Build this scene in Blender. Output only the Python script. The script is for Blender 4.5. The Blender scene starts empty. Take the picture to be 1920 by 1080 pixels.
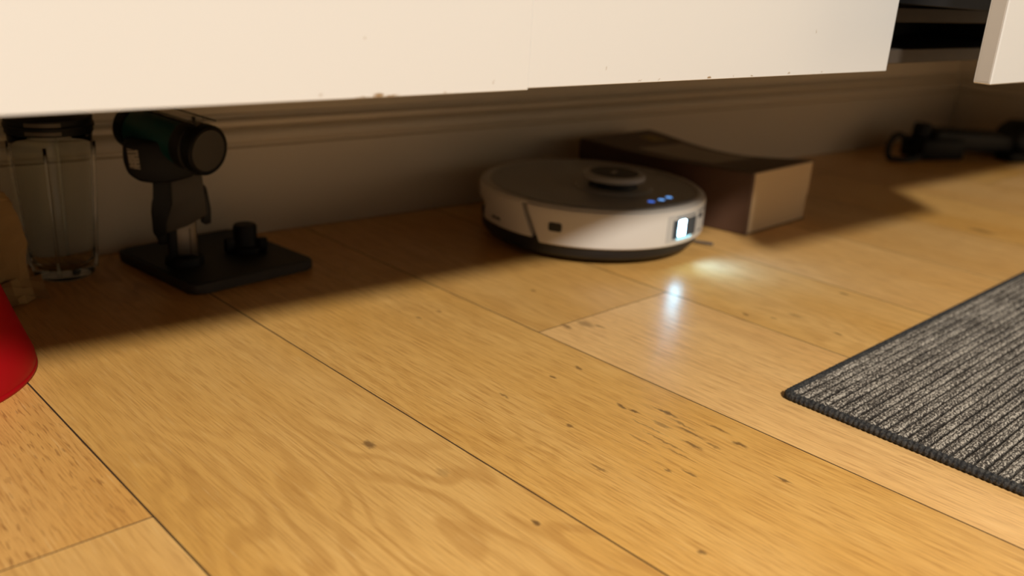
import bpy, bmesh, math, random
from mathutils import Vector, Matrix, noise
random.seed(7)
scene = bpy.context.scene
C = scene.collection
R = math.radians

# ------------------------------------------------------------------ camera
YAW, PITCH, ROLL, FPX = R(-39.96), R(-19.63), R(3.55), 1732.0
camd = bpy.data.cameras.new('camera'); cam = bpy.data.objects.new('camera', camd); C.objects.link(cam)
camd.sensor_fit = 'HORIZONTAL'; camd.sensor_width = 36.0
camd.lens = FPX / 1920 * 36.0
camd.clip_start = 0.02
cam.matrix_world = Matrix.Translation((0, 0, 0.40)) @ Matrix.Rotation(YAW, 4, 'Z') @ Matrix.Rotation(math.pi / 2 + PITCH, 4, 'X') @ Matrix.Rotation(ROLL, 4, 'Z')
camd.dof.use_dof = True
camd.dof.focus_distance = 0.83
camd.dof.aperture_fstop = 3.3
scene.camera = cam

# ------------------------------------------------------------------ world, lamps, exposure
w = bpy.data.worlds.new('room_ambient'); scene.world = w; w.use_nodes = True
bg = w.node_tree.nodes['Background']
bg.inputs[0].default_value = (1.0, 0.86, 0.66, 1)
bg.inputs[1].default_value = 0.10
ld = bpy.data.lights.new('room_lamp', 'POINT'); lo = bpy.data.objects.new('room_lamp', ld); C.objects.link(lo)
lo.location = (-0.62, -2.22, 2.50)
ld.energy = 630; ld.color = (0.97, 0.93, 0.84); ld.shadow_soft_size = 0.15
scene.view_settings.view_transform = 'Standard'
scene.view_settings.look = 'None'
scene.view_settings.exposure = 0.0
scene.view_settings.gamma = 1.0
scene.view_settings.use_curve_mapping = False

# ------------------------------------------------------------------ helpers
def new_obj(name, me, mat=None, parent=None, smooth=False):
    o = bpy.data.objects.new(name, me); C.objects.link(o)
    if mat is not None and not me.materials: me.materials.append(mat)
    if parent is not None: o.parent = parent
    if smooth:
        for p in me.polygons: p.use_smooth = True
    return o
def bm_obj(name, bm, mat=None, parent=None, smooth=False, auto=None):
    bmesh.ops.recalc_face_normals(bm, faces=bm.faces)
    me = bpy.data.meshes.new(name); bm.to_mesh(me); bm.free()
    o = new_obj(name, me, mat, parent, smooth or auto is not None)
    if auto is not None:
        try: me.set_sharp_from_angle(angle=R(auto))
        except Exception: pass
    return o
def empty(name, loc=(0, 0, 0), rz=0.0):
    o = bpy.data.objects.new(name, None); C.objects.link(o)
    o.location = loc; o.rotation_euler = (0, 0, rz); o.empty_display_size = 0.05
    return o
def tag(o, label, cat, group=None, kind=None):
    o['label'] = label; o['category'] = cat
    if group: o['group'] = group
    if kind: o['kind'] = kind
    return o
def struct(o, label=None):
    o['kind'] = 'structure'
    if label: o['label'] = label
    return o
def add_box(bm, x0, x1, y0, y1, z0, z1, bev=0.0, seg=2, mtx=None):
    b = bmesh.new()
    bmesh.ops.create_cube(b, size=1.0)
    bmesh.ops.scale(b, vec=(x1 - x0, y1 - y0, z1 - z0), verts=b.verts)
    bmesh.ops.translate(b, vec=((x0 + x1) / 2, (y0 + y1) / 2, (z0 + z1) / 2), verts=b.verts)
    if bev: bmesh.ops.bevel(b, geom=list(b.edges), offset=bev, segments=seg, affect='EDGES', profile=0.5)
    if mtx is not None: bmesh.ops.transform(b, matrix=mtx, verts=b.verts)
    me = bpy.data.meshes.new('t'); b.to_mesh(me); b.free(); bm.from_mesh(me); bpy.data.meshes.remove(me)
    return bm
def box(*a, **k): return add_box(bmesh.new(), *a, **k)
def lathe(profile, n=64, mtx=None, cap=True):
    """profile: list of (r, z); revolves about z."""
    bm = bmesh.new(); rings = []
    for r, z in profile:
        if r < 1e-6: rings.append([bm.verts.new((0, 0, z))])
        else: rings.append([bm.verts.new((r * math.cos(2 * math.pi * i / n), r * math.sin(2 * math.pi * i / n), z)) for i in range(n)])
    for a, b in zip(rings, rings[1:]):
        for i in range(n):
            j = (i + 1) % n
            if len(a) == 1 and len(b) == 1: continue
            if len(a) == 1: bm.faces.new((a[0], b[i], b[j]))
            elif len(b) == 1: bm.faces.new((a[i], a[j], b[0]))
            else: bm.faces.new((a[i], a[j], b[j], b[i]))
    if mtx is not None: bmesh.ops.transform(bm, matrix=mtx, verts=bm.verts)
    return bm
def arc_slab(prof, a0, a1, n=48, sh0=None, sh1=None):
    """closed profile of (r, z) swept around z from a0 to a1 degrees, capped."""
    bm = bmesh.new(); rings = []
    for i in range(n + 1):
        f = i / n; ring = []
        for r, z in prof:
            t = R(a0 + (a1 - a0) * f + (sh0(z) * (1 - f) if sh0 else 0) + (sh1(z) * f if sh1 else 0))
            ring.append(bm.verts.new((r * math.cos(t), r * math.sin(t), z)))
        rings.append(ring)
    m = len(prof)
    for a, b in zip(rings, rings[1:]):
        for k in range(m): bm.faces.new((a[k], a[(k + 1) % m], b[(k + 1) % m], b[k]))
    bm.faces.new(rings[0]); bm.faces.new(list(reversed(rings[-1])))
    return bm
def prism(pts, z0, z1, bev=0.0, seg=2, mtx=None):
    bm = bmesh.new()
    lo_ = [bm.verts.new((x, y, z0)) for x, y in pts]; hi = [bm.verts.new((x, y, z1)) for x, y in pts]
    n = len(pts)
    bm.faces.new(list(reversed(lo_))); bm.faces.new(hi)
    for i in range(n): bm.faces.new((lo_[i], lo_[(i + 1) % n], hi[(i + 1) % n], hi[i]))
    if bev: bmesh.ops.bevel(bm, geom=list(bm.edges), offset=bev, segments=seg, affect='EDGES', profile=0.5, clamp_overlap=True)
    if mtx is not None: bmesh.ops.transform(bm, matrix=mtx, verts=bm.verts)
    return bm
def tube(pts, rad, n=10, closed=False, radii=None):
    bm = bmesh.new(); rings = []
    P = [Vector(p) for p in pts]; m = len(P)
    up = Vector((0, 0, 1))
    for i, p in enumerate(P):
        if closed: d = P[(i + 1) % m] - P[i - 1]
        else: d = P[min(i + 1, m - 1)] - P[max(i - 1, 0)]
        d.normalize()
        u = d.cross(up)
        if u.length < 1e-3: u = d.cross(Vector((1, 0, 0)))
        u.normalize(); v = u.cross(d)
        r = radii[i] if radii else rad
        rings.append([bm.verts.new(p + u * (r * math.cos(2 * math.pi * k / n)) + v * (r * math.sin(2 * math.pi * k / n))) for k in range(n)])
    pairs = list(zip(rings, rings[1:])) + ([(rings[-1], rings[0])] if closed else [])
    for a, b in pairs:
        for k in range(n): bm.faces.new((a[k], a[(k + 1) % n], b[(k + 1) % n], b[k]))
    if not closed:
        bm.faces.new(rings[0]); bm.faces.new(list(reversed(rings[-1])))
    return bm
def smooth_path(ctrl, sub=8):
    out = []; n = len(ctrl); V = [Vector(c) for c in ctrl]
    for i in range(n - 1):
        p0, p1, p2, p3 = V[max(i - 1, 0)], V[i], V[i + 1], V[min(i + 2, n - 1)]
        for k in range(sub):
            t = k / sub
            out.append(0.5 * ((2 * p1) + (-p0 + p2) * t + (2 * p0 - 5 * p1 + 4 * p2 - p3) * t * t + (-p0 + 3 * p1 - 3 * p2 + p3) * t ** 3))
    out.append(V[-1]); return out

# ------------------------------------------------------------------ materials
class NT:
    def __init__(self, name):
        self.m = bpy.data.materials.new(name); self.m.use_nodes = True
        self.t = self.m.node_tree; self.b = self.t.nodes['Principled BSDF']
    def n(self, typ, **k):
        nd = self.t.nodes.new(typ)
        for a, v in k.items(): setattr(nd, a, v)
        return nd
    def l(self, a, b): self.t.links.new(a, b)
    def val(self, op, a, b=None, c=None, clamp=False):
        nd = self.n('ShaderNodeMath', operation=op, use_clamp=clamp)
        for i, x in enumerate((a, b, c)):
            if x is None: continue
            if isinstance(x, (int, float)): nd.inputs[i].default_value = x
            else: self.l(x, nd.inputs[i])
        return nd.outputs[0]
    def vec(self, op, a, b=None, out=0):
        nd = self.n('ShaderNodeVectorMath', operation=op)
        for i, x in enumerate((a, b)):
            if x is None: continue
            if isinstance(x, (tuple, list)): nd.inputs[i].default_value = x
            else: self.l(x, nd.inputs[i])
        return nd.outputs[out]
    def noise(self, vec, scale=5, detail=2, rough=0.5, dist=0):
        nd = self.n('ShaderNodeTexNoise'); nd.inputs['Scale'].default_value = scale; nd.inputs['Detail'].default_value = detail
        nd.inputs['Roughness'].default_value = rough; nd.inputs['Distortion'].default_value = dist
        if vec is not None: self.l(vec, nd.inputs['Vector'])
        return nd.outputs[0]
    def ramp(self, fac, a, b, c0=0.0, c1=1.0, smooth=True):
        nd = self.n('ShaderNodeMapRange', interpolation_type='SMOOTHSTEP' if smooth else 'LINEAR')
        self.l(fac, nd.inputs[0]); nd.inputs[1].default_value = a; nd.inputs[2].default_value = b
        nd.inputs[3].default_value = c0; nd.inputs[4].default_value = c1
        return nd.outputs[0]
    def mix(self, fac, a, b):
        nd = self.n('ShaderNodeMix', data_type='RGBA')
        if isinstance(fac, (int, float)): nd.inputs[0].default_value = fac
        else: self.l(fac, nd.inputs[0])
        for i, x in ((6, a), (7, b)):
            if isinstance(x, (tuple, list)): nd.inputs[i].default_value = (*x[:3], 1)
            else: self.l(x, nd.inputs[i])
        return nd.outputs[2]
    def bump(self, h, strength=0.2, dist=0.001):
        nd = self.n('ShaderNodeBump'); nd.inputs['Strength'].default_value = strength; nd.inputs['Distance'].default_value = dist
        self.l(h, nd.inputs['Height']); self.l(nd.outputs[0], self.b.inputs['Normal'])
    def pos(self): return self.n('ShaderNodeNewGeometry').outputs['Position']
    def obj(self): return self.n('ShaderNodeTexCoord').outputs['Object']
def plain(name, col, rough=0.5, metal=0.0, var=0.06, scale=30, bump=0.0, spec=None, emit=None, es=0.0, trans=0.0, ior=1.45):
    t = NT(name); b = t.b
    nz = t.noise(t.obj(), scale, 3)
    d = tuple(max(0, c * (1 - var)) for c in col); e = tuple(min(1, c * (1 + var)) for c in col)
    t.l(t.mix(nz, d, e), b.inputs['Base Color'])
    b.inputs['Roughness'].default_value = rough; b.inputs['Metallic'].default_value = metal
    b.inputs['IOR'].default_value = ior
    if spec is not None: b.inputs['Specular IOR Level'].default_value = spec
    if bump: t.bump(nz, bump, 0.0005)
    if emit: b.inputs['Emission Color'].default_value = (*emit, 1); b.inputs['Emission Strength'].default_value = es
    if trans: b.inputs['Transmission Weight'].default_value = trans
    return t.m

DJ = Vector((0.99692, 0.07842, 0)); DP = Vector((-0.07842, 0.99692, 0)); DE = R(4.4976)
def st(s, t, z=0.0): return DJ * s + DP * t + Vector((0, 0, z))

def wood_floor():
    m = NT('oak_planks'); b = m.b
    rot = m.n('ShaderNodeVectorRotate', rotation_type='Z_AXIS'); m.l(m.pos(), rot.inputs['Vector']); rot.inputs['Angle'].default_value = -DE
    P = rot.outputs[0]
    rnd = m.n('ShaderNodeObjectInfo').outputs['Random']
    off = m.n('ShaderNodeCombineXYZ'); m.l(m.val('MULTIPLY', rnd, 37.0), off.inputs[0]); m.l(m.val('MULTIPLY', rnd, 91.0), off.inputs[1])
    Q = m.vec('ADD', P, off.outputs[0])
    # cathedral growth rings
    warp = m.noise(m.vec('MULTIPLY', Q, (5.5, 1.6, 0)), 1.0, 3, 0.55)
    sep = m.n('ShaderNodeSeparateXYZ'); m.l(Q, sep.inputs[0])
    ph = m.val('ADD', m.val('MULTIPLY', sep.outputs[0], 110.0), m.val('MULTIPLY', warp, 135.0))
    ring = m.val('MULTIPLY_ADD', m.val('SINE', ph), 0.5, 0.5)
    ring2 = m.ramp(ring, 0.35, 1.0)
    # long fibres and short pores
    fib = m.noise(m.vec('MULTIPLY', Q, (620, 24, 0)), 1.0, 3, 0.6)
    fib2 = m.noise(m.vec('MULTIPLY', Q, (150, 5.0, 0)), 1.0, 3, 0.6)
    por = m.noise(m.vec('MULTIPLY', Q, (480, 46, 0)), 1.0, 1, 0.5)
    pore = m.ramp(por, 0.58, 0.68)
    zone = m.noise(m.vec('MULTIPLY', Q, (9, 2.2, 0)), 1.0, 2, 0.5)
    pore = m.val('MULTIPLY', pore, m.ramp(zone, 0.38, 0.62, 0.25, 1.0))
    ga = m.n('ShaderNodeAttribute', attribute_type='OBJECT', attribute_name='grain'); gsep = m.n('ShaderNodeSeparateXYZ'); m.l(ga.outputs['Vector'], gsep.inputs[0])
    pore = m.val('MULTIPLY', pore, gsep.outputs[0])
    ringzone = m.ramp(m.noise(m.vec('MULTIPLY', Q, (4, 1.5, 3.7)), 1.0, 1, 0.5), 0.36, 0.58, 0.15, 1.0)
    tone = m.noise(m.vec('MULTIPLY', Q, (7, 2, 0)), 1.0, 2, 0.5)
    base = m.mix(m.ramp(tone, 0.3, 0.7), (0.81, 0.430, 0.104), (0.89, 0.515, 0.160))
    base = m.mix(m.val('MULTIPLY', m.val('MULTIPLY', ring2, m.val('MULTIPLY', ringzone, gsep.outputs[1])), 0.55), base, (0.56, 0.265, 0.062))
    base = m.mix(m.val('MULTIPLY', m.ramp(fib2, 0.40, 0.72), 0.38), base, (0.56, 0.27, 0.062))
    base = m.mix(m.val('MULTIPLY', m.val('MULTIPLY', m.ramp(fib, 0.46, 0.70), gsep.outputs[2]), 0.62), base, (0.48, 0.215, 0.05))
    base = m.mix(m.val('MULTIPLY', pore, 0.62), base, (0.30, 0.125, 0.032))
    base = m.mix(m.val('MULTIPLY', m.ramp(fib, 0.42, 0.26), 0.35), base, (0.95, 0.66, 0.30))
    hs = m.n('ShaderNodeHueSaturation'); m.l(base, hs.inputs['Color'])
    ta = m.n('ShaderNodeAttribute', attribute_type='OBJECT', attribute_name='tone'); tsep = m.n('ShaderNodeSeparateXYZ'); m.l(ta.outputs['Vector'], tsep.inputs[0])
    m.l(tsep.outputs[0], hs.inputs['Value']); m.l(tsep.outputs[1], hs.inputs['Saturation']); m.l(tsep.outputs[2], hs.inputs['Hue'])
    base = hs.outputs[0]
    # knots, pinholes and dark streaks: (s, t, half width, half length, strength)
    KN = [(.4088, .5797, .006, .010, .75), (.6736, .5794, .003, .006, .75), (.6347, .579, .003, .006, .8), (.5653, .5778, .002, .008, .7),
          (.5724, .4968, .003, .006, .7), (.4393, .4061, .004, .005, .9), (.6707, .3788, .004, .011, .85), (.6487, .3209, .002, .011, .8),
          (.6356, .4055, .0022, .016, .75), (.6672, .4612, .0022, .020, .85), (.6530, .4206, .0030, .020, .7), (.6438, .4455, .0035, .015, .5),
          (.6442, .4812, .002, .012, .8), (.6428, .4947, .0025, .007, .8), (.6802, .4102, .0025, .018, .7), (.6493, .3927, .0025, .010, .6),
          (.5821, .3917, .0025, .005, .7), (.5379, .4302, .003, .013, .6), (.5929, .3769, .002, .011, .7), (1.003, .4619, .003, .006, .8),
          (1.0142, .5237, .006, .014, .4), (1.1462, .5294, .004, .011, .7), (.9815, .5355, .003, .006, .7), (.9631, .5636, .003, .006, .8),
          (.4296, .5053, .007, .008, .30), (.8017, .7776, .003, .007, .6), (.6245, .7883, .003, .006, .7), (.6564, .7912, .003, .006, .7),
          (1.6775, .5513, .012, .030, .6), (.7720, .6600, .010, .016, .55), (.7480, .6680, .004, .010, .7), (.7800, .6450, .004, .012, .6), (.5091, .3046, .004, .005, .75),
          (.6200, .4250, .0015, .03, .55), (.6120, .4020, .0015, .025, .5), (.6300, .4500, .0015, .028, .6), (.6050, .4400, .0014, .02, .5), (.6600, .4380, .0016, .022, .6)]
    wob = m.noise(m.vec('MULTIPLY', P, (130, 60, 0)), 1.0, 3, 0.6)
    wobv = m.n('ShaderNodeCombineXYZ'); m.l(m.val('MULTIPLY_ADD', wob, 0.010, -0.005), wobv.inputs[0]); m.l(m.val('MULTIPLY_ADD', wob, 0.016, -0.008), wobv.inputs[1])
    PW = m.vec('ADD', P, wobv.outputs[0])
    acc = None
    for s, t, hw, hl, k in KN:
        hw *= .85; hl *= .85
        d = m.vec('MULTIPLY', m.vec('SUBTRACT', PW, (s, t, 0)), (1 / hw, 1 / hl, 0))
        f = m.ramp(m.vec('LENGTH', d, out=1), 0.35, 1.25, k, 0.0)
        acc = f if acc is None else m.val('MAXIMUM', acc, f)
    base = m.mix(acc, base, (0.17, 0.085, 0.032))
    m.l(base, b.inputs['Base Color'])
    m.l(m.ramp(fib2, 0.2, 0.8, 0.27, 0.37), b.inputs['Roughness'])
    b.inputs['Specular IOR Level'].default_value = 0.42
    h = m.val('ADD', m.val('MULTIPLY', fib, -0.6), m.val('MULTIPLY', pore, -1.0))
    h = m.val('ADD', h, m.val('MULTIPLY', m.noise(m.vec('MULTIPLY', Q, (30, 5, 0)), 1.0, 2), 1.2))
    m.bump(h, 0.16, 0.0008)
    return m.m

def paint(name, col, rough=0.4, chips=False):
    t = NT(name); b = t.b
    p = t.obj()
    nz = t.noise(p, 3.0, 3)
    c = t.mix(nz, tuple(x * 0.985 for x in col), col)
    if chips:
        # knocks and grime near the bottom edge, world x / z
        q = t.pos(); wob = t.noise(t.vec('MULTIPLY', q, (420, 0, 420)), 1.0, 2, 0.6)
        wv = t.n('ShaderNodeCombineXYZ'); t.l(t.val('MULTIPLY_ADD', wob, .006, -.003), wv.inputs[0]); t.l(t.val('MULTIPLY_ADD', wob, .004, -.002), wv.inputs[2])
        q = t.vec('ADD', q, wv.outputs[0]); acc = None
        for x, z, hx, hz, k in [(.326, .3084, .0042, .0016, .9), (.3364, .3078, .0050, .0007, .8), (.314, .3076, .0060, .0005, .6), (.2826, .3100, .0012, .0010, .35), (.5369, .3212, .0007, .0014, .5),
                             (.6662, .3100, .0030, .0010, .9), (.7274, .3100, .0022, .0008, .6), (.7853, .3110, .0020, .0008, .6), (.4226, .3138, .0006, .0014, .4), (.3148, .3451, .0005, .0010, .6),
                             (.819, .3493, .0006, .0020, .5), (.5772, .3102, .0016, .0007, .5), (.60, .3100, .0012, .0006, .5), (.70, .3105, .0010, .0010, .4), (.84, .3105, .0014, .0007, .5), (.38, .3080, .0016, .0006, .5)]:
            d = t.vec('MULTIPLY', t.vec('SUBTRACT', q, (x, .54, z)), (1 / hx, 0, 1 / hz))
            f = t.ramp(t.vec('LENGTH', d, out=1), 0.6, 1.3, k, 0.0)
            acc = f if acc is None else t.val('MAXIMUM', acc, f)
        c = t.mix(acc, c, (0.26, 0.15, 0.05))
    t.l(c, b.inputs['Base Color']); b.inputs['Roughness'].default_value = rough
    t.bump(t.noise(p, 60, 2), 0.03, 0.0006)
    return t.m

M = {}
M['floor'] = wood_floor()
M['subfloor'] = plain('subfloor', (0.06, 0.035, 0.018), 0.9)
M['joint'] = plain('plank_joint_dirt', (0.10, 0.05, 0.018), 0.9)
M['wall'] = paint('wall_paint', (0.80, 0.71, 0.57), 0.6)
M['trim'] = paint('trim_paint', (0.80, 0.71, 0.57), 0.45)
M['white'] = paint('white_lacquer', (0.68, 0.665, 0.645), 0.35, chips=True)
M['edge'] = paint('white_edge_band_shaded', (0.44, 0.40, 0.355), 0.5)  # white of the drawer's side face, darkened to paint in its shade
M['carcass'] = plain('dark_carcass', (0.055, 0.042, 0.032), 0.55, var=0.2)
M['carcass_black'] = plain('black_carcass', (0.006, 0.006, 0.007), 0.6)
M['under'] = plain('carcass_underside', (0.07, 0.055, 0.042), 0.7)
M['counter'] = plain('worktop_stone', (0.30, 0.28, 0.26), 0.3, var=0.3)
M['robot_white'] = plain('robot_white_plastic', (0.64, 0.59, 0.54), 0.38, var=0.02)
M['robot_deck'] = plain('robot_grey_deck', (0.36, 0.35, 0.335), 0.34, var=0.04)
M['robot_dark'] = plain('robot_black_plastic', (0.012, 0.012, 0.014), 0.5)
M['robot_grey'] = plain('robot_grey_trim', (0.50, 0.48, 0.46), 0.35)
M['robot_smoke'] = plain('robot_smoked_window', (0.03, 0.05, 0.075), 0.15)
M['led_white'] = plain('led_white', (0.9, 0.95, 1), 0.4, emit=(0.34, 0.72, 1.0), es=55.0)
M['led_cyan'] = plain('led_glow_cyan', (0.5, 0.8, 0.9), 0.4, emit=(0.25, 0.75, 0.95), es=1.1)
M['led_blue'] = plain('led_blue', (0.2, 0.5, 1), 0.4, emit=(0.16, 0.42, 0.95), es=1.0)
M['led_deep'] = plain('led_deep_blue', (0.1, 0.25, 1), 0.4, emit=(0.06, 0.18, 0.75), es=0.9)
M['black'] = plain('black_plastic', (0.0045, 0.005, 0.0055), 0.55, var=0.15, spec=0.3)
M['black_soft'] = plain('black_soft_plastic', (0.011, 0.0115, 0.0115), 0.55, var=0.15)
M['teal'] = plain('teal_plastic', (0.006, 0.060, 0.058), 0.4, var=0.15)
M['tool_grey'] = plain('tool_grey_plastic', (0.060, 0.052, 0.042), 0.55)
M['metal'] = plain('dark_metal', (0.16, 0.14, 0.12), 0.35, metal=0.8)
M['plate'] = plain('dark_plate', (0.040, 0.036, 0.033), 0.5, var=0.15)
M['clear'] = plain('clear_plastic', (0.93, 0.95, 0.94), 0.03, trans=1.0, ior=1.46, var=0.0)
M['guard'] = plain('clear_guard_sheet', (0.30, 0.28, 0.24), 0.12, var=0.0); M['guard'].node_tree.nodes['Principled BSDF'].inputs['Alpha'].default_value = 0.22
M['thin_clear'] = plain('thin_clear_plastic', (0.92, 0.94, 0.93), 0.03, trans=1.0, ior=1.16, var=0.0)
M['red'] = plain('red_plastic', (0.36, 0.0005, 0.005), 0.5, spec=0.25, var=0.08, scale=12)
M['kraft'] = plain('kraft_paper', (0.42, 0.27, 0.11), 0.8, var=0.15, bump=0.3)
M['film'] = plain('plastic_film', (0.75, 0.72, 0.66), 0.3, var=0.1)

# ------------------------------------------------------------------ floor of oak planks
WALL_Y, WALL_X = 1.232, 2.590
fl = bm_obj('floor', box(-1.6, 2.75, -1.6, 1.30, -0.06, -0.0145), M['subfloor']); struct(fl, 'oak plank floor')
EDGES = [-1.435, -1.198, -0.961, -0.724, -0.487, -0.250, -0.013, .2236, .467, .708, .9445, 1.166, 1.4057, 1.642, 1.878, 2.115, 2.351, 2.588, 2.80]
JOINTS = {6: [.5874], 9: [.6739], 12: [-0.35], 5: [0.2], 4: [-0.5], 13: [0.95], 14: [0.1], 8: [-.7], 10: [-0.9], 7: [-0.55], 15: [.7]}
GAP = 0.00042
GRAIN = {(6, -1.55): (.10, .25, .7), (6, .59): (1.0, .05, .9), (7, -.55): (.10, 1.0, .8), (8, -.7): (.30, .35, 1.1), (9, -1.55): (.45, .10, 1.0), (9, .67): (.15, .45, .8), (10, -.9): (.20, .40, .9)}
TONE = {(6, -1.55): (1.06, .96, .5), (6, .59): (1.0, 1.0, .495), (7, -.55): (.98, .99, .5), (8, -.7): (1.0, 1.0, .5), (9, -1.55): (1.12, .92, .5), (9, .67): (.96, .98, .5), (10, -.9): (1.03, .98, .5), (11, -1.55): (1.06, .95, .5)}
for i in range(len(EDGES) - 1):
    s0, s1 = EDGES[i], EDGES[i + 1]
    cuts = [-1.55] + sorted(JOINTS.get(i, [])) + [1.44]
    for t0, t1 in zip(cuts, cuts[1:]):
        # stop under the right-hand wall
        if st(s0, t1).x > 2.72: continue
        bm = box(s0 + GAP, s1 - GAP, t0 + GAP * .6, t1 - GAP * .6, -0.0145, 0.0, bev=0.0004, seg=1)
        bmesh.ops.rotate(bm, verts=bm.verts, cent=(0, 0, 0), matrix=Matrix.Rotation(DE, 3, 'Z'))
        if t1 > 1.2 or s1 > 2.4:      # trim to the room
            for co, no in (((0, 1.26, 0), (0, 1, 0)), ((2.63, 0, 0), (1, 0, 0))):
                bmesh.ops.bisect_plane(bm, geom=list(bm.verts) + list(bm.edges) + list(bm.faces), plane_co=co, plane_no=no, clear_outer=True)
            if not bm.faces: bm.free(); continue
        bm.normal_update()
        for f_ in bm.faces: f_.material_index = 0 if f_.normal.z > .95 else 1
        pk = bm_obj('plank', bm, M['floor'], fl); pk.data.materials.append(M['joint'])
        pk['grain'] = GRAIN.get((i, round(t0, 2)), (.30, .30, 1.0)); pk['tone'] = TONE.get((i, round(t0, 2)), (random.uniform(.94, 1.06), random.uniform(.92, 1.02), .5))

# ------------------------------------------------------------------ walls and moulded baseboards
struct(bm_obj('wall_back', box(-1.6, 2.75, WALL_Y + .016, WALL_Y + .10, -0.06, 2.4), M['wall']), 'painted back wall under the cabinets')
struct(bm_obj('wall_right', box(WALL_X + .016, WALL_X + .10, -1.6, WALL_Y + .10, -0.06, 2.4), M['wall']), 'painted right end wall')
PROF = [(.016, -.01), (0, -.01), (0, .1265), (.0080, .1275), (.0080, .1305), (-.0010, .1325), (-.0045, .137), (-.0040, .145), (.0015, .1525),
        (.0105, .1560), (.0105, .1605), (.0010, .1620), (-.0002, .1645), (.0015, .1668), (.0110, .1680), (.0125, .172), (.016, .173)]
def baseboard(name, along):
    bm = bmesh.new(); A = []; B = []
    for d, z in PROF:
        if along == 'x':
            A.append(bm.verts.new((-1.6, WALL_Y + d, z))); B.append(bm.verts.new((WALL_X + d, WALL_Y + d, z)))
        else:
            A.append(bm.verts.new((WALL_X + d, -1.6, z))); B.append(bm.verts.new((WALL_X + d, WALL_Y + d, z)))
    n = len(PROF)
    for k in range(n - 1): bm.faces.new((A[k], A[k + 1], B[k + 1], B[k]))
    bm.faces.new((A[-1], A[0], B[0], B[-1])); bm.faces.new(A); bm.faces.new(list(reversed(B)))
    return bm_obj(name, bm, M['trim'], None, auto=50)
struct(baseboard('baseboard_back', 'x'), 'tall moulded baseboard along the back wall')
struct(baseboard('baseboard_right', 'y'), 'tall moulded baseboard along the right wall')

# ------------------------------------------------------------------ hanging kitchen cabinets
FY, FT = 0.540, 0.019      # front face of the doors, door thickness
def cabinet(x0, x1, zdoor, label, door=True):
    e = empty('cabinet', ((x0 + x1) / 2, FY + FT + .3, 0.312)); ox, oy, oz = e.location
    def part(n, a, m, bev=0.001):
        return bm_obj(n, box(a[0] - ox, a[1] - ox, a[2] - oy, a[3] - oy, a[4] - oz, a[5] - oz, bev=bev, seg=1), m, e)
    y0, y1 = FY + FT + .001, WALL_Y - .004 - .0
    mm = M['under'] if door else M['carcass']
    part('bottom_board', (x0 + .001, x1 - .001, y0, 1.2, .3125, .3285), mm)
    part('side_board', (x0 + .001, x0 + .017, y0, 1.2, .3287, .86), M['carcass'])
    part('side_board', (x1 - .017, x1 - .001, y0, 1.2, .3287, .86), M['carcass'])
    part('back_board', (x0 + .018, x1 - .018, 1.18, 1.199, .3287, .86), M['carcass'])
    part('top_board', (x0 + .018, x1 - .018, y0, 1.179, .844, .86), M['carcass'])
    if door:
        part('door', (x0, x1, FY, FY + FT, zdoor, .855), M['white'], 0.0004)
    tag(e, label, 'cabinet', 'hanging kitchen cabinets')
    return e, part
cabinet(-0.72, 0.4560, .3070, 'white cabinet at left, its door edge chipped, above the black power tool')
cabinet(0.4561, 0.962, .3083, 'middle white cabinet with flat door, above the robot vacuum')
c3, part = cabinet(0.964, 1.405, 0, 'open dark cabinet at right with its white drawer pulled out', door=False)
_c4 = cabinet(1.4065, 2.585, .3075, 'unseen far white cabinet added for the floor shadow beside the end wall')  # out of view; added because the shadow on the floor needs it
part('rail', (.983, 1.386, .562, .578, .3575, .3735), M['carcass'])
part('shade_sheet', (.983, 1.386, .70, .71, .3290, .60), M['carcass_black'])  # black sheet standing in for the shade inside the open cabinet
DX0, DX1, DY = 0.951, 1.405, 0.4215
ox, oy, oz = c3.location
dr = part('drawer_front', (DX0, DX1, DY, DY + .0182, .3095, .52), M['white'], 0.0012)
dr['label'] = 'white drawer front pulled out towards the room'
def dpart(n, a, m):
    o = bm_obj(n, box(a[0] - ox, a[1] - ox, a[2] - oy, a[3] - oy, a[4] - oz, a[5] - oz, bev=.001, seg=1), m, dr); return o
dpart('edge_band_shaded', (DX0 - .0004, DX0 + .0008, DY + .0014, DY + .0170, .3110, .5186), M['edge'])
dpart('drawer_side', (.986, .998, DY + .0184, .698, .3775, .47), M['carcass_black'])
dpart('drawer_side', (1.371, 1.383, DY + .0184, .698, .3775, .47), M['carcass_black'])
dpart('drawer_bottom', (.9985, 1.3705, DY + .0184, .698, .3790, .3900), M['carcass_black'])
# chips of old glue and grime along the bottom edges of the doors
wt = bm_obj('worktop', box(-.75, 2.588, .515, WALL_Y - .001, .861, .90, bev=.003), M['counter'])
tag(wt, 'grey worktop slab across the cabinets', 'worktop')

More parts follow.
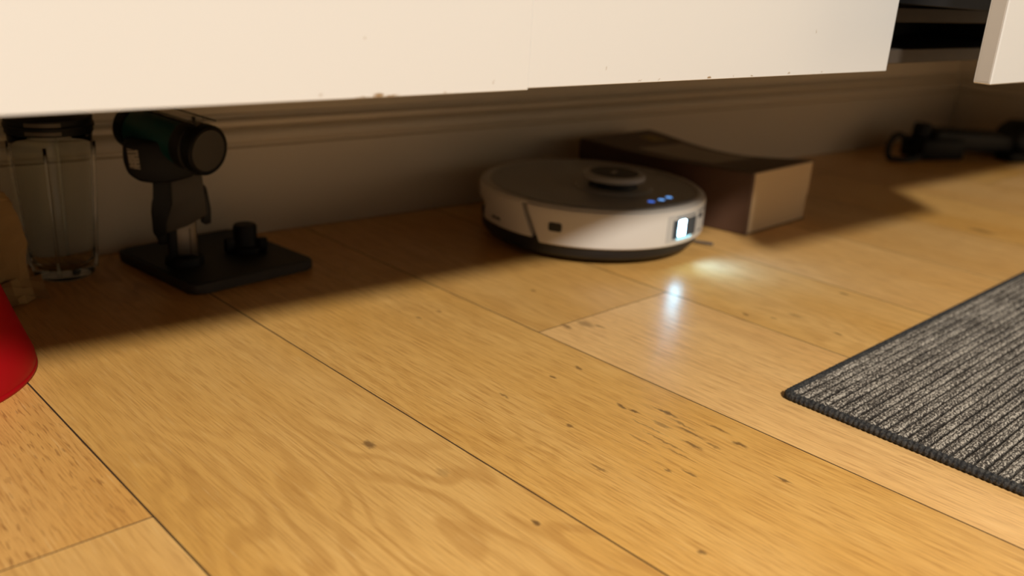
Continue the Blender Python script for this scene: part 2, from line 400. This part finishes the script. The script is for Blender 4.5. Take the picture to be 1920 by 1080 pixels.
# ------------------------------------------------------------------ ribbed grey rug
def rug():
    e = empty('rug', st(.7867, .4092, 0.0), DE)
    L, W = 0.95, 0.70       # along +x (dj), along -y
    t = NT('rug_pile'); b = t.b
    p = t.obj()
    sep = t.n('ShaderNodeSeparateXYZ'); t.l(p, sep.inputs[0])
    sp = t.noise(t.vec('MULTIPLY', p, (330, 520, 300)), 1.0, 2, 0.6)
    big = t.noise(t.vec('MULTIPLY', p, (12, 90, 0)), 1.0, 2, 0.5)
    f = t.ramp(t.val('ADD', sp, t.val('MULTIPLY_ADD', big, 0.30, -0.15)), 0.40, 0.66)
    # dark yarn rows between the light ones
    row = t.noise(t.vec('MULTIPLY', p, (10, 0, 0)), 1.0, 1)
    phs = t.val('ADD', t.val('MULTIPLY', sep.outputs[1], 2 * math.pi / RIB), t.val('MULTIPLY', row, 0.8))
    dark = t.val('MAXIMUM', t.ramp(t.val('COSINE', phs), -0.85, -0.35, 1.0, 0.0), t.ramp(t.val('COSINE', t.val('MULTIPLY', phs, 2.0)), 0.45, 0.95, 0.0, 0.55))
    c = t.mix(f, (0.065, 0.054, 0.046), (0.54, 0.475, 0.40))
    c = t.mix(t.val('MULTIPLY', dark, 0.85), c, (0.022, 0.019, 0.018))
    t.l(c, b.inputs['Base Color']); b.inputs['Roughness'].default_value = 0.95; b.inputs['Specular IOR Level'].default_value = 0.1
    t.bump(sp, 0.9, 0.002)
    rows_per = 10; nr = int(W / RIB) * rows_per; nc = 330
    verts = []; faces = []
    B = 0.008
    for j in range(nr + 1):
        y = -B - (W - 2 * B) * j / nr
        ph = y / RIB
        for i in range(nc + 1):
            x = B + (L - 2 * B) * i / nc
            wv = 0.5 + 0.5 * math.cos(2 * math.pi * (ph + 0.05 * math.sin(x * 40 + 3 * noise.noise(Vector((x * 9, ph * .3, 0))))))
            z = 0.0048 + 0.0024 * wv ** 0.45 - 0.0010 * max(0.0, math.cos(4 * math.pi * ph)) ** 4 + 0.0009 * (random.random() - .5) + .0003 * math.sin(x * 2 * math.pi / .0058 + int(ph) * 2.0)
            verts.append((x + random.uniform(-.0006, .0006), y + random.uniform(-.0004, .0004), z))
    n1 = nc + 1
    for j in range(nr):
        for i in range(nc):
            a = j * n1 + i; faces.append((a, a + n1, a + n1 + 1, a + 1))
    me = bpy.data.meshes.new('pile'); me.from_pydata(verts, [], faces); me.update()
    new_obj('pile', me, t.m, e, True)
    bm_obj('backing', box(.003, L - .003, -W + .003, -.003, 0.0005, 0.0045), M['black_soft'], e)
    # whipped edge binding: a fat cord with stitches
    tb = NT('rug_binding'); q = tb.obj()
    s1 = tb.noise(tb.vec('MULTIPLY', q, (420, 420, 420)), 1.0, 2, 0.5)
    tb.l(tb.mix(tb.ramp(s1, .35, .7), (0.012, 0.012, 0.014), (0.060, 0.055, 0.050)), tb.b.inputs['Base Color'])
    tb.b.inputs['Roughness'].default_value = .9; tb.bump(s1, .8, .001)
    h = 0.0047
    corner = [(h, -h), (L - h, -h), (L - h, -W + h), (h, -W + h)]
    pts = []; radii = []
    rc_ = 0.006
    def seg(a, b_):
        a = Vector((*a, 0)); b_ = Vector((*b_, 0)); d = (b_ - a); ln = d.length; n = int(ln / 0.0011)
        for k in range(n):
            p = a + d * (k / n); pts.append((p.x, p.y, 0.0046))
            radii.append(0.0043 + 0.0006 * math.sin(2 * math.pi * k * 0.0011 / 0.0052) + random.uniform(-.00012, .00012))
    loop = [(h + rc_, -h), (L - h, -h), (L - h, -W + h), (h, -W + h), (h, -h - rc_)]
    for a, b_ in zip(loop, loop[1:]): seg(a, b_)
    for k in range(1, 5):
        ang = math.pi - math.pi / 2 * k / 5
        pts.append((h + rc_ + rc_ * math.cos(ang), -h - rc_ + rc_ * math.sin(ang), .0046)); radii.append(.0045)
    bd = bm_obj('binding', tube(pts, .0044, 10, True, radii), tb.m, e, True)
    bd['label'] = 'dark whipped edge binding'
    tag(e, 'charcoal and grey ribbed rug with dark bound edge on the oak floor', 'rug')
RIB = 0.0100
rug()

# ------------------------------------------------------------------ robot vacuum
def robot():
    e = empty('robot_vacuum', (0.980, 0.995, 0))
    RR = 0.1727
    bm_obj('chassis', lathe([(0, .007), (.150, .007), (.160, .010), (.1655, .016), (.1665, .034), (0, .034)], 96), M['robot_dark'], e, auto=40)
    for a in (10, 190):
        wm = Matrix.Translation((.105 * math.cos(R(a)), .105 * math.sin(R(a)), .0175)) @ Matrix.Rotation(R(12), 4, 'Z') @ Matrix.Rotation(R(90), 4, 'Y')
        bm_obj('wheel', lathe([(0, -.010), (.015, -.010), (.0175, -.007), (.0175, .007), (.015, .010), (0, .010)], 24, wm), M['robot_dark'], e, auto=40)
    # rear shell
    slant = lambda z: -8.0 * (z - .055) / .05
    bm_obj('rear_shell', arc_slab([(.150, .033), (.1690, .033), (.1712, .036), (.1718, .074), (.1700, .0800), (.1650, .0828), (.150, .0828)], 161, 195.0, 30, sh1=slant), M['robot_white'], e, auto=35)
    bm_obj('rear_band', arc_slab([(.150, .058), (.1700, .058), (.1712, .060), (.1718, .074), (.1700, .0800), (.1650, .0828), (.150, .0828)], 4.5, 160.8, 60), M['robot_white'], e, auto=35)
    bp = bm_obj('bumper', arc_slab([(.158, .0285), (.1712, .0285), (.1735, .0305), (.1740, .0745), (.1722, .0795), (.1690, .0815), (.158, .0815)], -161.0, 2.5, 90, sh0=slant), M['robot_white'], e, auto=35)
    bm_obj('shell_core', lathe([(0, .035), (.1570, .035), (.1570, .0800), (0, .0800)], 72), M['robot_dark'], e)
    # grey deck with white rim, lid plate split by a chord line
    bm_obj('rim', arc_slab([(.1595, .0800), (.1690, .0800), (.1685, .0826), (.1665, .0838), (.1610, .0838), (.1595, .0826)], 0, 359.99, 96), M['robot_white'], e, auto=35)
    bm_obj('deck', lathe([(0, .0805), (.1590, .0805), (.1590, .0824), (0, .0824)], 96), M['robot_deck'], e, auto=40)
    pts = []
    for k in range(0, 97):
        a = R(12 + (360 - 66) * k / 96)
        pts.append((.1545 * math.cos(a), .1545 * math.sin(a)))
    bm_obj('lid', prism(pts, .0825, .0838, bev=.0005, seg=1), M['robot_deck'], e, auto=35)
    # lidar turret
    tx, ty = .010, -.036
    T = Matrix.Translation((tx, ty, 0))
    bm_obj('turret_pad', lathe([(0, .0838), (.060, .0838), (.056, .0862), (0, .0862)], 48, T), M['robot_deck'], e, auto=30)
    bm_obj('turret_neck', lathe([(0, .0862), (.037, .0862), (.037, .0965), (0, .0965)], 40, T), M['robot_dark'], e, auto=30)
    tc = bm_obj('turret_cap', lathe([(0, .0962), (.0425, .0962), (.0465, .0972), (.0475, .0995), (.0470, .1036), (.0445, .1056), (.0375, .1060), (0, .1060)], 56, T), M['robot_grey'], e, auto=35)
    bm_obj('cap_plate', lathe([(0, .1060), (.0372, .1060), (.0365, .1066), (0, .1066)], 48, T), M['robot_dark'], tc, auto=35)
    bm_obj('cap_highlight', box(-.012, .006, -.004, .002, .1066, .1069, bev=.0001, seg=1, mtx=T @ Matrix.Rotation(R(25), 4, 'Z')), M['robot_grey'], tc)  # lighter bar painted in for the highlight on the turret top
    # status lights near the front edge
    for k, (a, m) in enumerate(((-92.2, 'led_deep'), (-82.2, 'led_blue'), (-72.4, 'led_blue'))):
        o = bm_obj('status_light', lathe([(0, .0838), (.0050, .0838), (.0048, .0843), (0, .0844)], 24, Matrix.Translation((.129 * math.cos(R(a)), .129 * math.sin(R(a)), 0))), M[m], e, True)
        o['label'] = 'round blue status light'
    # front sensor module on the bumper
    def patch(a0, a1, z0, z1, r0, r1, m, name, parent, n=12):
        b = .0008
        return bm_obj(name, arc_slab([(r0, z0), (r1 - b, z0), (r1, z0 + b), (r1, z1 - b), (r1 - b, z1), (r0, z1)], a0, a1, n), m, parent)
    sm = patch(-95, -57.5, .0345, .0735, .170, .1748, M['robot_grey'], 'sensor_module', e, 20)
    sm['label'] = 'silver grey front sensor window with glowing lamp'
    patch(-91.5, -72.5, .0385, .0670, .172, .1752, M['robot_smoke'], 'window', sm)
    patch(-89.5, -74.0, .0690, .0715, .172, .1752, M['robot_smoke'], 'slot', sm)
    patch(-70.5, -61.0, .0695, .0718, .172, .1752, M['robot_smoke'], 'slot', sm)
    patch(-69.5, -64.0, .0590, .0665, .172, .1752, M['robot_smoke'], 'slot', sm)
    patch(-69.0, -64.5, .0390, .0420, .172, .1752, M['robot_smoke'], 'slot', sm)
    patch(-87.6, -82.8, .0425, .0655, .172, .1758, M['led_white'], 'lamp', sm)
    patch(-88.5, -76.5, .0368, .0405, .172, .1756, M['led_cyan'], 'lamp_glow', sm)
    # side sensor and small lettering-like mark
    o = bm_obj('side_sensor', prism([(-.0095, -.0045), (-.0070, -.0062), (.0070, -.0062), (.0095, -.0045), (.0095, .0045), (.0070, .0062), (-.0070, .0062), (-.0095, .0045)], -.003, .0012, bev=.0006, seg=1,
               mtx=Matrix.Translation((.1738 * math.cos(R(-149.5)), .1738 * math.sin(R(-149.5)), .0545)) @ Matrix.Rotation(R(-149.5 + 90), 4, 'Z') @ Matrix.Rotation(R(90), 4, 'X')), M['robot_dark'], e)
    o['label'] = 'small black oval side sensor'
    for k in range(6):
        a = 177.5 - k * 1.25
        patch(a - .45, a + .45, .0425, .0425 + (.0052 if k in (1, 4) else .0036), .1712, .1722, M['robot_dark'], 'mark', e, 2)
    # side brush
    br = bm_obj('side_brush', lathe([(0, .004), (.008, .004), (.008, .009), (0, .009)], 20, Matrix.Translation((.105, -.105, 0))), M['robot_dark'], e)
    for a in (-48, 72, 192):
        d = Vector((math.cos(R(a)), math.sin(R(a)), 0)); p = Vector((.105, -.105, .006))
        bm_obj('bristle', tube([p + d * .005, p + d * .028 + Vector((0, 0, -.002)), p + d * .046 + Vector((0, 0, -.0035))], .0012, 6, radii=[.0016, .0016, .0020]), M['robot_dark'], br)
    tag(e, 'white round robot vacuum with grey top and glowing front lamp', 'robot vacuum')
    # its head lamp
    sl = bpy.data.lights.new('robot_headlamp', 'SPOT'); so = bpy.data.objects.new('robot_headlamp', sl); C.objects.link(so)
    a = R(-80)
    so.location = (.1775 * math.cos(a), .1775 * math.sin(a), .052)
    so.rotation_euler = (Vector((math.cos(R(-62)), math.sin(R(-58)), -.45))).to_track_quat('-Z', 'Y').to_euler()
    sl.energy = 0.85; sl.color = (.13, .34, 1.0); sl.spot_size = R(120); sl.spot_blend = 1.0; sl.shadow_soft_size = .004
    so.parent = e
robot()

# ------------------------------------------------------------------ thick old book
def book():
    P = [Vector((1.209, .868, 0)), Vector((1.398, .887, 0)), Vector((1.318, 1.198, 0)), Vector((1.126, 1.180, 0))]
    e = empty('book', (1.254, 1.03, 0))
    o = Vector(e.location)
    H = .1035
    def pt(u, v, z): # u across (spine 0 -> fore edge 1), v away from the viewer
        return P[0] * (1 - u) * (1 - v) + P[1] * u * (1 - v) + P[2] * u * v + P[3] * (1 - u) * v - o + Vector((0, 0, z))
    def top(v, u=1.0): return H - (.015 * max(0.0, math.sin(math.pi * min(1, max(0, v * 1.02)))) ** 1.3) * (0.35 + 0.65 * u) + .004 * v
    def slab(u0, u1, v0, v1, zf0, zf1, nu, nv, mat, name, par):
        bm = bmesh.new(); T = []; Bt = []
        for j in range(nv + 1):
            T.append([]); Bt.append([])
            for i in range(nu + 1):
                u = u0 + (u1 - u0) * i / nu; v = v0 + (v1 - v0) * j / nv
                T[-1].append(bm.verts.new(pt(u, v, zf1(v, u)))); Bt[-1].append(bm.verts.new(pt(u, v, zf0(v, u))))
        for j in range(nv):
            for i in range(nu):
                bm.faces.new((T[j][i], T[j][i + 1], T[j + 1][i + 1], T[j + 1][i])); bm.faces.new((Bt[j][i], Bt[j + 1][i], Bt[j + 1][i + 1], Bt[j][i + 1]))
        for j in range(nv):
            bm.faces.new((T[j][0], T[j + 1][0], Bt[j + 1][0], Bt[j][0])); bm.faces.new((T[j][nu], Bt[j][nu], Bt[j + 1][nu], T[j + 1][nu]))
        for i in range(nu):
            bm.faces.new((T[0][i], Bt[0][i], Bt[0][i + 1], T[0][i + 1])); bm.faces.new((T[nv][i], T[nv][i + 1], Bt[nv][i + 1], Bt[nv][i]))
        return bm_obj(name, bm, mat, par, auto=35)
    t = NT('book_pages'); p = t.obj()
    lines = t.noise(t.vec('MULTIPLY', p, (6, 6, 900)), 1.0, 3, .6)
    t.l(t.mix(lines, (.60, .43, .24), (.74, .57, .36)), t.b.inputs['Base Color']); t.b.inputs['Roughness'].default_value = .8; t.bump(lines, .5, .0008)
    c = NT('book_cover'); p = c.obj()
    n1 = c.noise(p, 25, 3)
    c.l(c.mix(n1, (.095, .052, .028), (.125, .070, .038)), c.b.inputs['Base Color']); c.b.inputs['Roughness'].default_value = .5
    lower = lambda v, u: .046 + .006 * math.sin(6 * u)
    slab(.03, .985, .000, .995, lambda v, u: .0026, lower, 8, 24, t.m, 'page_block', e)
    slab(.03, .993, -.004, .990, lower, lambda v, u: top(v, u) - .0022, 8, 24, t.m, 'page_block', e)
    slab(0, 1.0, -.004, 1.0, lambda v, u: .0004, lambda v, u: .0025, 2, 12, c.m, 'back_cover', e)
    fc = slab(0, 1.0, -.006, 1.0, lambda v, u: top(v, u) - .0021, lambda v, u: top(v, u), 8, 30, c.m, 'front_cover', e)
    sp = NT('book_spine'); nn = sp.noise(sp.obj(), 20, 3)
    sp.l(sp.mix(nn, (.075, .034, .020), (.105, .050, .028)), sp.b.inputs['Base Color']); sp.b.inputs['Roughness'].default_value = .55
    slab(-.012, .028, -.004, 1.0, lambda v, u: .0026, lambda v, u: top(v, u) - .0022, 1, 24, sp.m, 'spine', e)
    gold = plain('book_gold_print', (.34, .22, .03), .45); grey = plain('book_grey_panel', (.42, .34, .26), .45)
    slab(.62, .82, .80, .90, lambda v, u: top(v, u), lambda v, u: top(v, u) + .0004, 3, 3, gold, 'gold_emblem', fc)
    slab(.18, .86, .28, .72, lambda v, u: top(v, u), lambda v, u: top(v, u) + .0004, 4, 8, grey, 'title_panel', fc)
    tag(e, 'thick brown paperback book lying flat behind the robot vacuum', 'book')
book()

# ------------------------------------------------------------------ dark power tool on its flat stand
def tool():
    e = empty('power_tool', (0.390, 1.111, 0), R(-19.34))
    # base plate: rounded square, corners in local x (right) / y (away)
    c = [Vector((.008, -.093)), Vector((.162, -.013)), Vector((.070, .149)), Vector((-.084, .068))]
    pts = []
    for i in range(4):
        p, a, b = c[i], (c[i - 1] - c[i]).normalized(), (c[(i + 1) % 4] - c[i]).normalized()
        r = .014
        for k in range(5):
            tt = k / 4
            pts.append(p + (a * r) * (1 - tt) ** 2 + (b * r) * tt ** 2)
    bp = bm_obj('base_plate', prism([(p.x, p.y) for p in pts], .0015, .0135, bev=.0022, seg=2), M['plate'], e, auto=35)
    inner = [p * .965 + Vector((.039, .028)) * .035 for p in pts]
    bm_obj('rubber_pad', prism([(p.x, p.y) for p in inner], .0136, .0146, bev=.0004, seg=1), M['black_soft'], bp, auto=35)
    for k in range(4):
        q = c[k] * .8 + Vector((.039, .028)) * .2
        bm_obj('foot', lathe([(0, 0), (.008, 0), (.008, .0015), (0, .0015)], 16, Matrix.Translation((q.x, q.y, 0))), M['black'], bp)
    # knob at the right of the plate
    K = Matrix.Translation((.077, .040, 0))
    kb = bm_obj('knob', lathe([(0, .0146), (.022, .0146), (.0215, .021), (.0165, .024), (.0150, .030), (.0155, .047), (.0140, .050), (0, .0505)], 32, K), M['black'], e, auto=35)
    bm_obj('tab', box(-.028, -.016, -.007, .007, .0146, .034, bev=.003, mtx=K @ Matrix.Rotation(R(20), 4, 'Z')), M['black'], kb, auto=35)
    bm_obj('tab', box(.016, .028, -.007, .007, .0146, .032, bev=.003, mtx=K @ Matrix.Rotation(R(-15), 4, 'Z')), M['black'], kb, auto=35)
    # post
    po = bm_obj('post', box(-.0165, .0165, -.013, .013, .0146, .078, bev=.004), M['metal'], e, auto=35)
    bm_obj('post_sleeve', box(-.0185, -.0065, -.0150, .0150, .0146, .075, bev=.003), M['black'], po, auto=35)
    bm_obj('collar', lathe([(0, .0146), (.024, .0146), (.022, .024), (.017, .028), (0, .028)], 28), M['black'], po, auto=35)
    bm_obj('post_slot', box(.0075, .0085, -.0134, -.0128, .022, .062), M['black'], po)
    # grip: grey plate face with black back strap   (profile in x-z, extruded in y)
    XZ = Matrix.Rotation(R(90), 4, 'X')
    def prof(name, pts_, y0, y1, m, par, bev=.002):
        return bm_obj(name, prism(pts_, -y1, -y0, bev=bev, mtx=XZ), m, par, auto=40)
    g = prof('grip', [(-.0205, .057), (.0065, .066), (.0300, .080), (.0270, .112), (.0255, .135), (-.0130, .146), (-.0105, .112), (-.0105, .094), (-.0185, .082)], -.016, .014, M['tool_grey'], e)
    prof('grip_strap', [(-.0345, .060), (-.030, .052), (-.0200, .0560), (-.0180, .080), (-.0100, .094), (-.0100, .150), (-.0310, .150), (-.0300, .100), (-.0350, .088)], -.020, .018, M['black'], g)
    prof('latch', [(-.0290, .0420), (-.0180, .0420), (-.0180, .060), (-.0330, .060)], -.012, .012, M['black'], g)
    prof('trigger', [(.0270, .113), (.0310, .108), (.0345, .085), (.0340, .066), (.0270, .064), (.0210, .0685), (.0300, .080)], -.008, .012, M['black_soft'], g, .0015)
    # motor block under the rear of the barrel
    mb = prof('motor_block', [(-.0600, .172), (-.0610, .150), (-.0570, .135), (-.0450, .1255), (-.0270, .1225), (-.0100, .1235), (.016, .130), (.022, .148), (.010, .166), (-.020, .1735)], -.030, .036, M['black'], e, .005)
    stk = NT('sticker_print'); p = stk.obj(); sp_ = stk.n('ShaderNodeSeparateXYZ'); stk.l(p, sp_.inputs[0])
    ln = stk.val('SINE', stk.val('MULTIPLY', sp_.outputs[2], 1500)); ms = stk.ramp(stk.noise(stk.vec('MULTIPLY', p, (240, 0, 120)), 1.0, 2), .45, .55)
    stk.l(stk.mix(stk.val('MULTIPLY', stk.ramp(ln, .1, .5), ms), (.25, .22, .18), (.07, .06, .05)), stk.b.inputs['Base Color']); stk.b.inputs['Roughness'].default_value = .5
    s = prof('sticker', [(-.0560, .1665), (-.0540, .1430), (-.0425, .1410), (-.0440, .1640)], -.0308, -.0302, stk.m, mb, .0001)
    s['label'] = 'pale printed sticker'
    # barrel: along axis from rear-left to front-right
    A = Vector((-.050, .045, .178)); Bv = Vector((.034, -.050, .1665)); ax = (Bv - A).normalized(); L = (Bv - A).length
    rot = ax.to_track_quat('Z', 'Y').to_matrix().to_4x4(); MX = Matrix.Translation(A) @ rot
    bm_obj('barrel', lathe([(0, .012), (.0270, .012), (.0275, .020), (.0275, L - .036), (.026, L - .034), (0, L - .034)], 48, MX), M['teal'], e, auto=35)
    bm_obj('rear_cap', lathe([(0, -.010), (.020, -.010), (.0262, -.005), (.0285, .004), (.0285, .013), (0, .013)], 48, MX), M['black'], e, auto=35)
    fc = bm_obj('front_collar', lathe([(0, L - .036), (.0275, L - .036), (.0295, L - .032), (.0295, L - .018), (.0260, L - .016), (0, L - .016)], 48, MX), M['black_soft'], e, auto=35)
    cap = bm_obj('end_cap', lathe([(0, L - .016), (.0275, L - .016), (.0300, L - .012), (.0300, L - .001), (.0285, L + .001), (.0262, L), (.0262, L - .0015), (0, L - .0015)], 56, MX), M['black'], e, auto=30)
    bm_obj('cap_disc', lathe([(0, L - .0014), (.0255, L - .0014), (.0245, L + .0004), (0, L + .0006)], 48, MX), M['plate'], cap, auto=30)
    u = Vector((0, 0, 1)); side = ax.cross(u).normalized()
    pt = Bv + side * -.026 + u * .020
    # lower housing joining barrel to the grip
    prof('housing', [(-.022, .138), (.026, .130), (.032, .150), (.020, .170), (-.030, .172)], -.028, .012, M['black'], e, .005)
    # transparent guard standing over the barrel: bent thin sheet with rim
    up2 = side.cross(ax).normalized()
    if up2.z < 0: up2 = -up2
    bm = bmesh.new(); prev = None
    for k in range(7):
        a = R(60 + 50 * k / 6)
        d = side * math.cos(a) + up2 * math.sin(a)
        p0 = A + ax * .020 + d * .0355; p1 = A + ax * (L - .002) + d * .0355
        q0 = A + ax * .020 + d * .0365; q1 = A + ax * (L - .002) + d * .0365
        cur = [bm.verts.new(x) for x in (p0, p1, q1, q0)]
        if prev:
            for i in range(4): bm.faces.new((prev[i], prev[(i + 1) % 4], cur[(i + 1) % 4], cur[i]))
        else: bm.faces.new(cur)
        prev = cur
    bm.faces.new(list(reversed(prev)))
    gd = bm_obj('clear_guard', bm, M['guard'], e, True)
    for a in (60, 110):
        d = side * math.cos(R(a)) + up2 * math.sin(R(a))
        bm_obj('guard_edge', tube([A + ax * .020 + d * .036, A + ax * (L - .002) + d * .036], .0009, 6), M['black'], gd)
    for k in (.024, L - .022):
        d = side * math.cos(R(85)) + up2 * math.sin(R(85))
        bm_obj('guard_stud', tube([A + ax * k + d * .0270, A + ax * k + d * .0357], .0022, 8), M['black'], gd)
    tag(e, 'black and dark teal hand tool with pistol grip on flat square stand', 'power tool')
tool()

# ------------------------------------------------------------------ clear beaker by the wall
def beaker():
    e = empty('beaker', (.2640, 1.176, 0))
    H = .178; r0, r1 = .0345, .0460
    rr = lambda z: r0 + (r1 - r0) * (z / H) ** .8
    prof_ = [(0, .0005), (r0 - .004, .0005), (r0, .004)] + [(rr(z), z) for z in [H * k / 14 for k in range(1, 15)]]
    prof_ += [(rr(z) - .0022, z) for z in [H * k / 14 for k in range(14, 1, -1)]] + [(r0 - .006, .014), (0, .012)]
    bm_obj('cup_body', lathe(prof_, 64), M['thin_clear'], e, True)
    for a in (-112, -22, 68, 158):
        pts = []
        for k in range(9):
            z = .010 + (H - .022) * k / 8; r = rr(z) + .0012
            pts.append((r * math.cos(R(a)), r * math.sin(R(a)), z))
        bm_obj('rib', tube(pts, .0020, 8), M['clear'], e, True)
    lid = bm_obj('lid', lathe([(0, H + .022), (.040, H + .022), (.0475, H + .018), (.0475, H + .012), (.0490, H + .010), (.0490, H + .007), (.0475, H + .006), (.0475, H + .0005), (.046, H), (.0435, H), (.0435, H + .012), (0, H + .012)], 64), M['black'], e, auto=35)
    bm_obj('lid_label', arc_slab([(.0472, H + .002), (.0478, H + .002), (.0478, H + .016), (.0472, H + .016)], -135, -88, 10), plain('beaker_label', (.10, .085, .065), .5), lid)
    tag(e, 'clear plastic beaker with black lid standing against the baseboard', 'beaker')
beaker()

# ------------------------------------------------------------------ kraft paper bag
def bag():
    e = empty('paper_bag', (.128, 1.150, 0), R(8))
    bm = bmesh.new(); n = 12; nz = 14; rings = []
    w_, d_ = .078, .050
    for j in range(nz + 1):
        f = j / nz; z = .001 + .150 * f
        ring = []
        k = 0
        per = [(-1, -1), (1, -1), (1, 1), (-1, 1)]
        for s in range(4):
            a, b = per[s], per[(s + 1) % 4]
            for i in range(n):
                t = i / n
                x = (a[0] + (b[0] - a[0]) * t) * w_; y = (a[1] + (b[1] - a[1]) * t) * d_
                sc = 1.0 + .05 * (1 - f) ** 6 - .10 * max(0, f - .55) / .45
                v = Vector((x * sc, y * sc * (1 - .35 * max(0, f - .5) / .5), z))
                nn = noise.noise(v * 38) * .006 + noise.noise(v * 90) * .003
                out = Vector((x, y, 0)).normalized()
                v += out * (nn - .001); v.z += noise.noise(Vector((x * 30, y * 30, 7))) * .010 * f
                if f > .7: v.z -= .030 * max(0, x / w_) * (f - .7) / .3
                ring.append(bm.verts.new(v))
        rings.append(ring)
    m = len(rings[0])
    for a, b in zip(rings, rings[1:]):
        for i in range(m): bm.faces.new((a[i], a[(i + 1) % m], b[(i + 1) % m], b[i]))
    bm.faces.new(list(reversed(rings[0])))
    bd = bm_obj('bag_body', bm, M['kraft'], e)
    sm = bd.modifiers.new('thick', 'SOLIDIFY'); sm.thickness = .0006; sm.offset = -1
    # rolled-over top
    tp = []
    for k in range(20):
        t = k / 19; x = -w_ * .88 + 2 * w_ * .88 * t
        tp.append((x, -.022 + .006 * math.sin(9 * t), .146 - .024 * max(0, x / w_) + .004 * math.sin(14 * t)))
    bm_obj('rolled_top', tube(tp, .010, 9, radii=[.010 + .003 * math.sin(k * 2.1) for k in range(20)]), M['kraft'], e)
    # crumpled foot flap
    fl_ = bmesh.new(); g = [[None] * 7 for _ in range(5)]
    for i in range(5):
        for j in range(7):
            x = .020 + .068 * j / 6; y = -.052 - .020 * i / 4 + .006 * math.sin(j * 1.7)
            z = .022 * (1 - i / 4) + .003 + .003 * math.sin(i * 2 + j * 2.3)
            g[i][j] = fl_.verts.new((x, y, max(z, .0012)))
    for i in range(4):
        for j in range(6): fl_.faces.new((g[i][j], g[i][j + 1], g[i + 1][j + 1], g[i + 1][j]))
    ff = bm_obj('crumpled_flap', fl_, M['kraft'], e)
    sm = ff.modifiers.new('thick', 'SOLIDIFY'); sm.thickness = .0006; sm.offset = 1
    tag(e, 'crumpled brown kraft paper bag beside the clear beaker', 'paper bag')
bag()

# ------------------------------------------------------------------ red plastic tub, upside down
def tub():
    e = empty('red_tub', (.055, .947, 0))
    H = .190; out = [(.1195, .0000), (.1205, .004), (.1200, .012), (.1140, .030), (.1060, .055), (.0900, .110), (.0760, .165), (.0700, .183), (.0640, .1895), (0, .190)]
    inn = [(0, .187), (.0620, .1865), (.0670, .181), (.0730, .164), (.0870, .109), (.1030, .054), (.1110, .029), (.1165, .012), (.1168, .0008)]
    bm_obj('wall_shell', lathe(inn[::-1][:0] + out[::-1] + inn[::-1], 96), M['red'], e, True)
    bm_obj('rim', arc_slab([(.1165, .0002), (.1205, .0002), (.1214, .002), (.1210, .0048), (.1190, .0062), (.1165, .006)], 0, 359.99, 96), M['red'], e, True)
    tag(e, 'upturned tapered red plastic tub standing at the left edge', 'tub')
tub()

# ------------------------------------------------------------------ black gadget with cable in the far corner
def gadget():
    e = empty('cordless_gadget', (2.25, 1.085, 0), R(-22))
    bm_obj('battery_brick', box(-.090, .035, -.050, .035, .0005, .050, bev=.008), M['black'], e, auto=40)
    bm_obj('body', box(-.045, .200, -.030, .042, .018, .070, bev=.014, seg=3, mtx=Matrix.Rotation(R(3), 4, 'Y')), M['black_soft'], e, auto=40)
    bm_obj('switch_knob', lathe([(0, .045), (.020, .045), (.022, .070), (.018, .082), (0, .084)], 24, Matrix.Translation((-.060, .004, 0))), M['black'], e, auto=40)
    bm_obj('head', lathe([(0, -.050), (.030, -.048), (.043, -.030), (.046, 0), (.043, .030), (.030, .048), (0, .050)], 32, Matrix.Translation((.235, .0, .0470)) @ Matrix.Rotation(R(90), 4, 'X')), M['black_soft'], e, True)
    bm_obj('nozzle', lathe([(0, 0), (.026, 0), (.024, .09), (.030, .17), (.028, .172), (0, .172)], 24, Matrix.Translation((.240, 0, .052)) @ Matrix.Rotation(R(96), 4, 'Y')), M['black'], e, True)
    bm_obj('foot', box(.150, .215, -.075, -.020, .0005, .022, bev=.006), M['black'], e, auto=40)
    loop = smooth_path([(-.085, .01, .03), (-.125, .0, .055), (-.165, -.02, .040), (-.180, -.045, .008), (-.140, -.06, .006), (-.095, -.045, .010), (-.080, -.02, .02)], 8)
    bm_obj('strap', tube(loop, .007, 8), M['black_soft'], e, True)
    tag(e, 'black hand-held gadget with looped strap lying in the far corner', 'gadget')
gadget()

# ------------------------------------------------------------------ scrap of film and a crumb
def scrap():
    bm = bmesh.new(); g = {}
    for i in range(9):
        for j in range(7):
            x = (i - 4) * .0045; y = (j - 3) * .0035
            v = Vector((x, y, .0)); z = .010 + .012 * noise.noise(v * 140) + .006 * noise.noise(v * 320 + Vector((3, 1, 2)))
            g[i, j] = bm.verts.new((x, y, max(.0006, z * (1 - .6 * (abs(i - 4) / 4) ** 2))))
    for i in range(8):
        for j in range(6): bm.faces.new((g[i, j], g[i + 1, j], g[i + 1, j + 1], g[i, j + 1]))
    o = bm_obj('film_scrap', bm, M['film'], None)
    o.location = (.2085, 1.2195, 0); o.scale = (.6, .6, 1)
    sm = o.modifiers.new('thick', 'SOLIDIFY'); sm.thickness = .0003
    tag(o, 'small crumpled scrap of pale film beside the clear beaker', 'scrap')
scrap()
def crumb():
    bm = bmesh.new(); bmesh.ops.create_icosphere(bm, subdivisions=2, radius=.0024)
    for v in bm.verts: v.co *= 1 + .35 * noise.noise(v.co * 900)
    for v in bm.verts: v.co.z = max(v.co.z * .7, -.0012) + .0012
    o = bm_obj('crumb', bm, plain('crumb_white', (.75, .68, .55), .8), None, True); o.location = (1.575, .5535, 0)
    tag(o, 'tiny pale crumb on the oak floor near the rug', 'crumb')
crumb()
